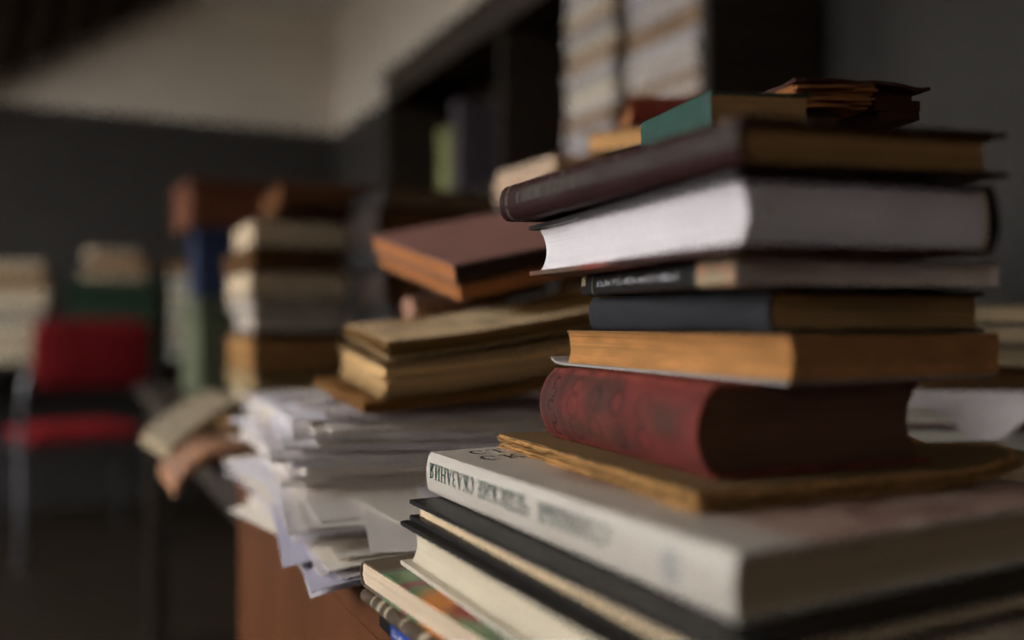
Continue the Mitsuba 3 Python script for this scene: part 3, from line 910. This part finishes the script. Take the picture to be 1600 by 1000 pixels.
for j, (yaw_, cx_, cy_) in enumerate([(-13, .205, .575), (11, .215, .60), (-6, .245, .565), (17, .190, .615), (-9, .255, .585)]):
    world_sheet(cx_, cy_, yaw_, .19, .19, h, .0005, whites[(j + 1) % 6], ['white sheet printed with a bluish table, at the near end of the paper heap', 'plain white sheet slanting down at the near end of the paper heap'][j != 2], .6, 0, group=None if j == 2 else 'slanting sheets at the near end of the paper heap', colfn=printed if j == 2 else None, seed=500 + j, stem='slanting_sheet', n=60 if j == 2 else 14)
    h += .0012
SH_U = 'sheaf of white papers in the upper half of the paper heap, under the brown booklets'
for i in range(24):
    yaw = float(np.clip(rng.normal(-3.5, 3.2), -9, 2.5))
    cx = PX + float(rng.normal(.000, .011))
    cy = PY + float(rng.uniform(-.006, .003)) + (.016 if i % 5 == 3 else 0)
    c = whites[rng.integers(len(whites))]
    th = float(rng.uniform(.0015, .0020))
    world_sheet(cx, cy, yaw, .225, .30, h, th, c, SH_U, .05, 0, seed=200 + i, group='paper sheaves in the heap on the desk', stem='paper_sheaf')
    h += .00210
world_sheet(.178, .80, 5, .21, .20, h, .0006, (208, 204, 204), 'crumpled white sheet at the far left on top of the paper heap', .05, .011, group=None, seed=301)
world_sheet(.183, .705, 4, .25, .10, h + .0012, .0006, (206, 202, 206), 'crumpled white sheet under the near corner of the brown booklets', .05, .008, group=None, seed=302)
for j, (yy_, hk, tw) in enumerate([(.72, .062, 22), (.80, .070, -12), (.90, .058, 15), (.76, .082, -20), (.86, .088, 8)]):
    world_sheet(.162, yy_, tw, .06, .07, hk, .0005, whites[j % 6], 'creased paper corner sticking out of the left side of the paper heap', .2, .006, group='creased corners at the left of the paper heap', seed=400 + j, stem='paper_corner')
TOPH = h + .004

# ================================================================ brown booklets on the heap
PT = DESK + TOPH


def blot(v, n):
    c = lin((204, 178, 138))[None] * (1 + .3 * (meshkit.fbm(v * 40, 3, 2) - .5))[:, None]
    d = meshkit.fbm(v * [30, 22, 1], 3, 9)
    on = np.clip((d - .60) * 9, 0, 1)[:, None] * (n[:, 2:] > .5)
    return c * (1 - on * .62) + lin((56, 58, 60))[None] * on * .62


def sag(P):
    P = P.copy()
    P[:, 2] += .35 * np.clip(P[:, 0], 0, 1) ** 2
    return P


book('brown_booklet', pose(.2160, .697, PT, -4, 1.5, 2.0), .26, .215, .009, (138, 98, 56), (120, 84, 46), 'thin brown booklet lying directly on the paper heap', spine='F', ct=.0008, bulge=.001, over=.001, seed=51, wave=.002, wob=.003, tone=.25, bend=sag, jit=.001)
book('old_file', pose(.2300, .690, PT + .0118, -5, 3.0, 3.2), .255, .18, .0300, (120, 92, 60), (178, 148, 104), 'thick file of yellowed papers under the blotched cover', spine='F', ct=.0008, bulge=.001, over=.001, seed=52, wave=.006, wob=.003, tone=.62, bend=sag, jit=.002, layers=15)
book('blotched_file', pose(.2330, .688, PT + .0440, -5, 4.2, 4.4), .25, .175, .0145, (0, 0, 0), (112, 84, 48), 'yellowed file with a dark-blotched cover, on top of the brown booklets', spine='F', ct=.001, bulge=.001, over=.001, seed=53, wave=.004, wob=.003, tone=.6, bend=sag, jit=.0018, layers=8, cover_color=blot, cover_mat='mat_paper', ny=40)

# tilted brown books leaning on the stack behind
R0 = pose(.309, .7176, Z + .0145, 3, 12, 12.5)
book('brown_book', R0, .15, .2, .0165, (96, 62, 40), (168, 112, 70), 'brown-edged book under the red-brown hardback, tilted on the booklets', spine='R', ct=.0015, bulge=.001, over=.001, seed=54, tone=.2)
R1 = R0 @ pose(-.003, -.002, .0170)
book('red_brown_book', R1, .155, .205, .0175, (122, 84, 74), (182, 122, 76), 'red-brown hardback tilted on top of the booklets, beside the near pile', spine='N', ct=.0022, bulge=.003, over=.0015, seed=55, tone=.12,
     cover_color=lambda v, n: np.where((n[:, 1:2] < -.4), lin((44, 32, 28))[None], lin((150, 108, 98))[None] * (1 + .2 * (meshkit.fbm(v * 50, 3, 3) - .5))[:, None]), ny=20)
m = tube([[0, 0, 0], [.06, .02, 0.006], [.12, .03, .012]], [.011, .0115, .011], 16); m.apply_translation([.305, .84, Z + .012])
book('prop_book', pose(.352, .80, Z + .0135, 4, 10, 10), .095, .11, .0285, (34, 28, 24), (70, 54, 40), 'small dark book propping up the tilted brown books from below', spine='L', ct=.002, seed=56)
k = name('paper_roll'); add(k + '__roll', m, 'mat_paper', 40, lin((176, 138, 118))); tag(k, 'pinkish rolled paper under the tilted red-brown book', 'paper roll')

# ================================================================ stacks
PAL = {'tan': ((112, 88, 64), (194, 176, 148)), 'brown': ((78, 54, 36), (150, 112, 70)), 'dark brown': ((44, 32, 25), (96, 68, 42)), 'grey': ((104, 98, 92), (170, 160, 148)), 'green': ((36, 58, 46), (146, 124, 88)),
       'cream': ((176, 164, 138), (206, 194, 166)), 'red': ((112, 40, 34), (190, 164, 130)), 'blue': ((40, 56, 110), (180, 176, 168)), 'black': ((20, 18, 17), (130, 110, 86)), 'pale green': ((136, 146, 126), (186, 186, 172))}


def stack(stem, where, items, x, y, z, seed, group=None, spine=None, far=False):
    """A column of books from the bottom up: items are (tone, W, L, H, dx, dy, yaw[, spine])."""
    rng = np.random.default_rng(seed)
    n = len(items)
    ordn = ['bottom', 'second', 'third', 'fourth', 'fifth', 'sixth', 'seventh', 'eighth', 'ninth', 'tenth', 'eleventh', 'twelfth', 'thirteenth', 'fourteenth', 'fifteenth']
    for i, it in enumerate(items):
        tone, W, L, H, dx, dy, yaw = it[:7]
        sp = it[7] if len(it) > 7 else (spine or 'R')
        cov, pag = PAL[tone]
        rank = 'topmost' if i == n - 1 else ('lowest' if i == 0 else ordn[i] + ' from the bottom')
        book(stem, pose(x + dx, y + dy, z + .0004, yaw), W, L, H, cov, pag, f'{tone} book, {rank} {where}', group, spine=sp, ct=.002, bulge=.002, over=.003, seed=seed * 31 + i, wob=0 if not far else 0, ny=6, tone=.18, layers=int(np.clip(H / .003, 4, 14)), jit=.0006)
        z += H + .0007
    return z


# tall blurred stack on the dark table
z = stack('stacked_book', 'of the tall blurred stack',
          [('brown', .19, .24, .030, -.01, 0, 4), ('tan', .18, .23, .036, -.005, .0, -3), ('green', .175, .23, .030, .004, 0, 2), ('brown', .165, .22, .056, .0, .0, 1), ('dark brown', .17, .21, .008, 0, 0, 0),
           ('grey', .155, .22, .030, .002, 0, -2), ('grey', .155, .22, .022, .0, 0, 1), ('tan', .16, .23, .042, -.004, 0, 0), ('dark brown', .165, .22, .036, .0, 0, 3), ('tan', .19, .23, .044, .0, .0, -2),
           ('dark brown', .18, .22, .016, .035, 0, 0)], .2620, 1.435, DESK, 61, 'books of the tall stack on the dark table')
book('brown_folio', pose(.300, 1.40, z + .0006, -3), .32, .24, .040, (92, 58, 34), (96, 62, 38), 'wide brown folio lying across the top of the tall blurred stack', spine='N', ct=.003, bulge=.003, seed=62)
# dark stack to its right, nearer
stack('stacked_book', 'of the dark stack beside the tall one',
      [('dark brown', .2, .17, .05, 0, 0, 2), ('black', .19, .16, .045, .004, 0, -3), ('dark brown', .2, .17, .055, 0, 0, 1), ('black', .18, .16, .05, .01, 0, 0), ('dark brown', .19, .17, .05, 0, 0, -2), ('black', .19, .16, .04, -.004, 0, 3), ('dark brown', .2, .16, .05, -.01, 0, -1), ('black', .2, .16, .028, 0, 0, 2)],
      .412, 1.235, DESK, 63, 'books of the dark stack on the dark table', spine='L')

# stack hidden behind the near pile; its top shows above the maroon book
z = stack('stacked_book', 'of the stack behind the near pile',
          [('brown', .14, .215, .052, 0, 0, 3), ('grey', .135, .21, .048, 0, .0, -2), ('dark brown', .14, .215, .055, 0, 0, 2), ('tan', .135, .21, .052, 0, 0, -4), ('brown', .14, .215, .052, 0, 0, 1), ('grey', .135, .21, .049, .0, .0, 0), ('black', .135, .21, .0525, .0, 0, 2)],
          .56, .655, DESK, 64, 'books of the stack behind the near pile')
book('cream_edged_book', pose(.627, .665, z + .0006, 29), .16, .22, .025, (86, 66, 48), (226, 178, 118), 'book with pale tan page edges just left of the small green book, behind it', spine='R', ct=.0025, bulge=.002, over=.003, seed=65)
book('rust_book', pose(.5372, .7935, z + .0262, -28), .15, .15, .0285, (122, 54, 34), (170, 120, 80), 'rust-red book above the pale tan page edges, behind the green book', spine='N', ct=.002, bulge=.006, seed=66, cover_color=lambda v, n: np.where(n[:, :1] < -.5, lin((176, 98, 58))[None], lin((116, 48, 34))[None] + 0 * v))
z2 = stack('stacked_book', 'of the low stack far behind',
           [('black', .2, .18, .06, 0, 0, 3), ('dark brown', .19, .17, .055, 0, .0, -2), ('black', .19, .17, .06, 0, 0, 2), ('black', .18, .17, .06, 0, 0, -4), ('dark brown', .18, .17, .06, 0, 0, 1), ('black', .18, .17, .028, 0, 0, 1)], .500, .885, DESK, 67, 'books of the stack far behind the near pile', spine='L')
k = name('cream_bundle')
rng = np.random.default_rng(9)
pb, pc = page_block(0, .14, 0, .15, 0, .042, 10, (204, 180, 154), rng, .003, -.006, .004, .006, .08, .006, 12, 14)
pb.apply_transform(pose(.500, .885, z2 + .001, 1)); add(k + '__leaves', pb, 'mat_paper', False, pc); tag(k, 'pale bundle of papers above the left end of the maroon book', 'paper bundle')

# stack at the right edge, behind the near pile
RX, RY, RYAW = .672, .585, -33


def right_item(dz, H, W, L, tone, lb, sp='R', dx=0, dy=0, cov=None, pag=None, sd=1, **kw):
    M0 = pose(RX, RY, DESK + dz, RYAW) @ pose(dx, dy, 0)
    c, p = PAL[tone]
    return book('shelf_edge_book', M0, W, L, H, cov or c, pag or p, lb, None, spine=sp, ct=.002, bulge=.002, over=.003, seed=sd, layers=12, tone=.2, **kw)


right_item(.0005, .030, .25, .2, 'dark brown', 'dark book, lowest of the stack at the right edge of the photo', sd=71)
right_item(.0312, .030, .25, .2, 'black', 'black book, second from the bottom of the stack at the right edge', sd=77)
right_item(.0619, .0225, .25, .2, 'grey', 'pale-paged book under the dark red line at the right edge', pag=(206, 204, 190), cov=(96, 92, 80), sd=72)
right_item(.0850, .0300, .24, .2, 'red', 'pale-paged book with dark red boards, at the right edge', pag=(200, 196, 180), cov=(110, 26, 26), sd=73)
right_item(.1160, .022, .24, .2, 'dark brown', 'dark brown book just above the draped white paper at the right edge', dx=.045, dy=.02, sd=74)
right_item(.1387, .020, .24, .2, 'brown', 'brown book with grey-brown pages, third from the top at the right edge', dx=.05, pag=(152, 136, 108), sd=75, jit=.001)
right_item(.1594, .0185, .22, .2, 'grey', 'grey-brown ragged book, second from the top at the right edge', dx=.045, pag=(170, 152, 122), sd=78, jit=.0012)
right_item(.1786, .0175, .22, .2, 'tan', 'ragged yellowed book, topmost of the stack at the right edge', dx=.042, pag=(196, 178, 142), cov=(140, 124, 96), sd=76, jit=.0012)


def drape(P):
    P = P.copy()
    u = np.clip(.045 - P[:, 1], 0, 1)
    tip = np.exp(-((P[:, 0] - .075) / .038) ** 2)
    P[:, 2] -= u * (.25 + .62 * tip)
    P[:, 1] += u * .80 - .005 * np.clip(u * 40, 0, 1)
    P[:, 2] += .004 * np.sin(P[:, 0] * 60) * np.clip(u * 30, 0, 1)
    return P


sheet('draped_paper', pose(RX, RY, DESK + .1154, RYAW) @ pose(.01, -.046, 0), .22, .14, .0006, (216, 208, 208), 'white paper draped over the edge of the stack at the right edge', drape, nx=40, ny=26, seed=5)


# floppy magazines hanging over the edge of the dark table
def flop(P):
    P = P.copy()
    u = np.clip(.13 - P[:, 0], 0, 1)
    P[:, 2] -= 2.6 * u ** 2
    P[:, 0] += 1.4 * u ** 2
    P[:, 2] += .045 * np.clip((P[:, 0] - .06) / .14, 0, 1)
    return P


def flop2(P):
    P = P.copy()
    u = np.clip(.072 - P[:, 0], 0, 1)
    P[:, 2] -= 8.5 * u ** 2
    P[:, 0] += 2.4 * u ** 2
    return P


book('floppy_magazine', pose(.108, 1.345, DESK + .028, 6), .132, .2, .016, (138, 126, 104), (166, 150, 122), 'pale curled magazine hanging over the left edge of the dark table', spine='R', ct=.0006, bulge=.0, over=.0005, seed=81, bend=flop, ny=10, layers=10, tone=.2, wave=.004)
book('floppy_magazine', pose(.112, 1.20, DESK + .002, 0), .105, .20, .014, (150, 112, 88), (184, 134, 100), 'brownish curled magazine drooping below the pale curled one', spine='R', ct=.0006, bulge=.0, over=.0005, seed=82, bend=flop2, ny=10, layers=10, tone=.25, wave=.004)
m = tube([[0, 0, 0], [.05, .015, 0], [.13, .03, .002]], [.027, .028, .027], 18); m.apply_translation([.232, 1.215, DESK + .058])
k = name('paper_roll'); add(k + '__roll', m, 'mat_paper', 40, lin((216, 190, 146))); tag(k, 'cream rolled paper beside the foot of the tall blurred stack', 'paper roll')
book('dark_table_book', pose(.225, 1.165, DESK + .0006, 6), .165, .2, .029, (60, 50, 40), (120, 96, 70), 'dark book under the cream paper roll, behind the paper heap', spine='R', seed=83)

# boxes at the far end of the dark table
def carton(x, y, z, w, d, h, c, yaw, label):
    k = name('storage_box')
    M = pose(x, y, z, yaw)
    b = bx(0, w, 0, d, 0, h * .78, .003); b.apply_transform(M); add(k + '__body', b, 'mat_cloth', False, lin(c))
    l = bx(-.003, w + .003, -.003, d + .003, h * .78, h, .003); l.apply_transform(M); add(k + '__lid', l, 'mat_cloth', False, lin(np.array(c) * .93))
    tag(k, label, 'box')


carton(.285, 2.22, DESK + .0005, .20, .26, .235, (84, 90, 68), 2, 'grey-green box, lowest of three boxes left of the tall stack')
carton(.280, 2.23, DESK + .2365, .20, .25, .165, (32, 42, 68), -3, 'blue box between the grey-green and the orange-brown box')
carton(.265, 2.22, DESK + .4025, .24, .24, .115, (98, 56, 34), 3, 'orange-brown box on top of the blue box')

# ================================================================ things on the far table
stack('far_book', 'of the left stack on the far table',
      [('cream', .24, .3, .06, 0, 0, 2), ('tan', .23, .3, .05, 0, 0, -3), ('cream', .24, .3, .06, 0, 0, 1), ('grey', .22, .28, .05, 0, 0, 4), ('cream', .23, .3, .06, 0, 0, -2), ('tan', .24, .3, .05, 0, 0, 0), ('brown', .23, .3, .05, 0, 0, 2), ('tan', .22, .28, .05, 0, 0, -4)],
      -.30, 4.42, DESK, 91, 'books in the left stack on the far table')
carton(.02, 4.42, DESK + .0005, .36, .3, .36, (36, 58, 42), 2, 'dark green box on the far table behind the red chair')
stack('far_book', 'of the small pile on the dark green box', [('tan', .26, .22, .05, 0, 0, 4), ('brown', .24, .2, .045, 0.02, 0, -4), ('tan', .2, .2, .045, .03, 0, 8)], .08, 4.45, DESK + .362, 92, 'books on the dark green box')
stack('far_book', 'of the pale stack right of the green box', [('pale green', .2, .28, .06, 0, 0, 0), ('grey', .2, .28, .07, 0, 0, 3), ('cream', .19, .27, .05, 0, 0, -3), ('pale green', .2, .28, .08, 0, 0, 2), ('cream', .19, .26, .05, 0, 0, 0), ('pale green', .2, .28, .08, 0, 0, -2), ('brown', .18, .26, .05, 0, 0, 3)], .445, 4.42, DESK, 93, 'books in the pale stack on the far table')
stack('far_book', 'of the low pile at the right of the far table', [('cream', .2, .2, .05, 0, 0, 4), ('tan', .18, .18, .04, 0, 0, -6)], .70, 4.4, DESK, 94, 'books in the low pile on the far table')

# ================================================================ paper stacks on the bookcase shelf
rng = np.random.default_rng(55)
for (y0, y1, nm, where) in ((BY0 + .045, 1.60, 'near', 'of the right paper stack in the bookcase'), (1.655, 1.865, 'middle', 'of the left paper stack in the bookcase')):
    z, i = SHELF + .0006, 0
    items = []
    while z < SHELF + .40:
        hh = float(rng.uniform(.016, .034)); items.append((z, hh)); z += hh + .0007
    for i, (z, hh) in enumerate(items):
        c = [(198, 190, 182), (186, 180, 190), (202, 192, 172), (176, 170, 168), (150, 122, 92)][rng.integers(5)]
        k = name('paper_bundle')
        pb, pc = page_block(0, .235, 0, y1 - y0 - .006, 0, hh, 6, c, rng, .0015, 0, 0, 0, .14, 0, 5, 5)
        pb.apply_transform(pose(BX0 + .012 + float(rng.uniform(0, .010)), y0 + float(rng.uniform(0, .006)), z, 0))
        scene[k] = mikit.ply(pb, 'mat_paper', smooth=False, color=pc)
        rank = 'lowest' if i == 0 else 'topmost' if i == len(items) - 1 else f'number {i + 1} from the bottom'
        tag(k, f'bundle of papers, {rank} {where}', 'paper bundle', f'paper bundles in the {nm} stack of the bookcase')

# green folder and mauve folder further along the shelf
k = name('green_folder')
add(k + '__cover', cat(bx(BX0 + .015, BX0 + .25, 2.58, 2.583, SHELF, SHELF + .225), bx(BX0 + .015, BX0 + .25, 2.667, 2.67, SHELF, SHELF + .225), bx(BX0 + .012, BX0 + .015, 2.58, 2.67, SHELF, SHELF + .225)), 'mat_cloth', False, lin((128, 132, 86)))
pbm, pc = page_block(BX0 + .016, BX0 + .245, 2.584, 2.666, SHELF + .002, SHELF + .215, 3, (206, 200, 188), rng, .0005, 0, 0, 0, .05, 0, 4, 4)
add(k + '__papers', pbm, 'mat_paper', False, pc)
tag(k, 'yellow-green folder standing on the bookcase shelf', 'folder')
k = name('mauve_folder')
add(k + '__cover', bx(BX0 + .02, BX0 + .25, 2.530, 2.572, SHELF, SHELF + .30, .002), 'mat_cloth', False, lin((84, 77, 84))); tag(k, 'mauve-grey folder standing beside the yellow-green folder in the bookcase', 'folder')

for _k, _v in labels.items():
    if not 4 <= len(_v['label'].split()) <= 16 and 'category' in _v: print('LABEL', len(_v['label'].split()), _k, _v['label'])
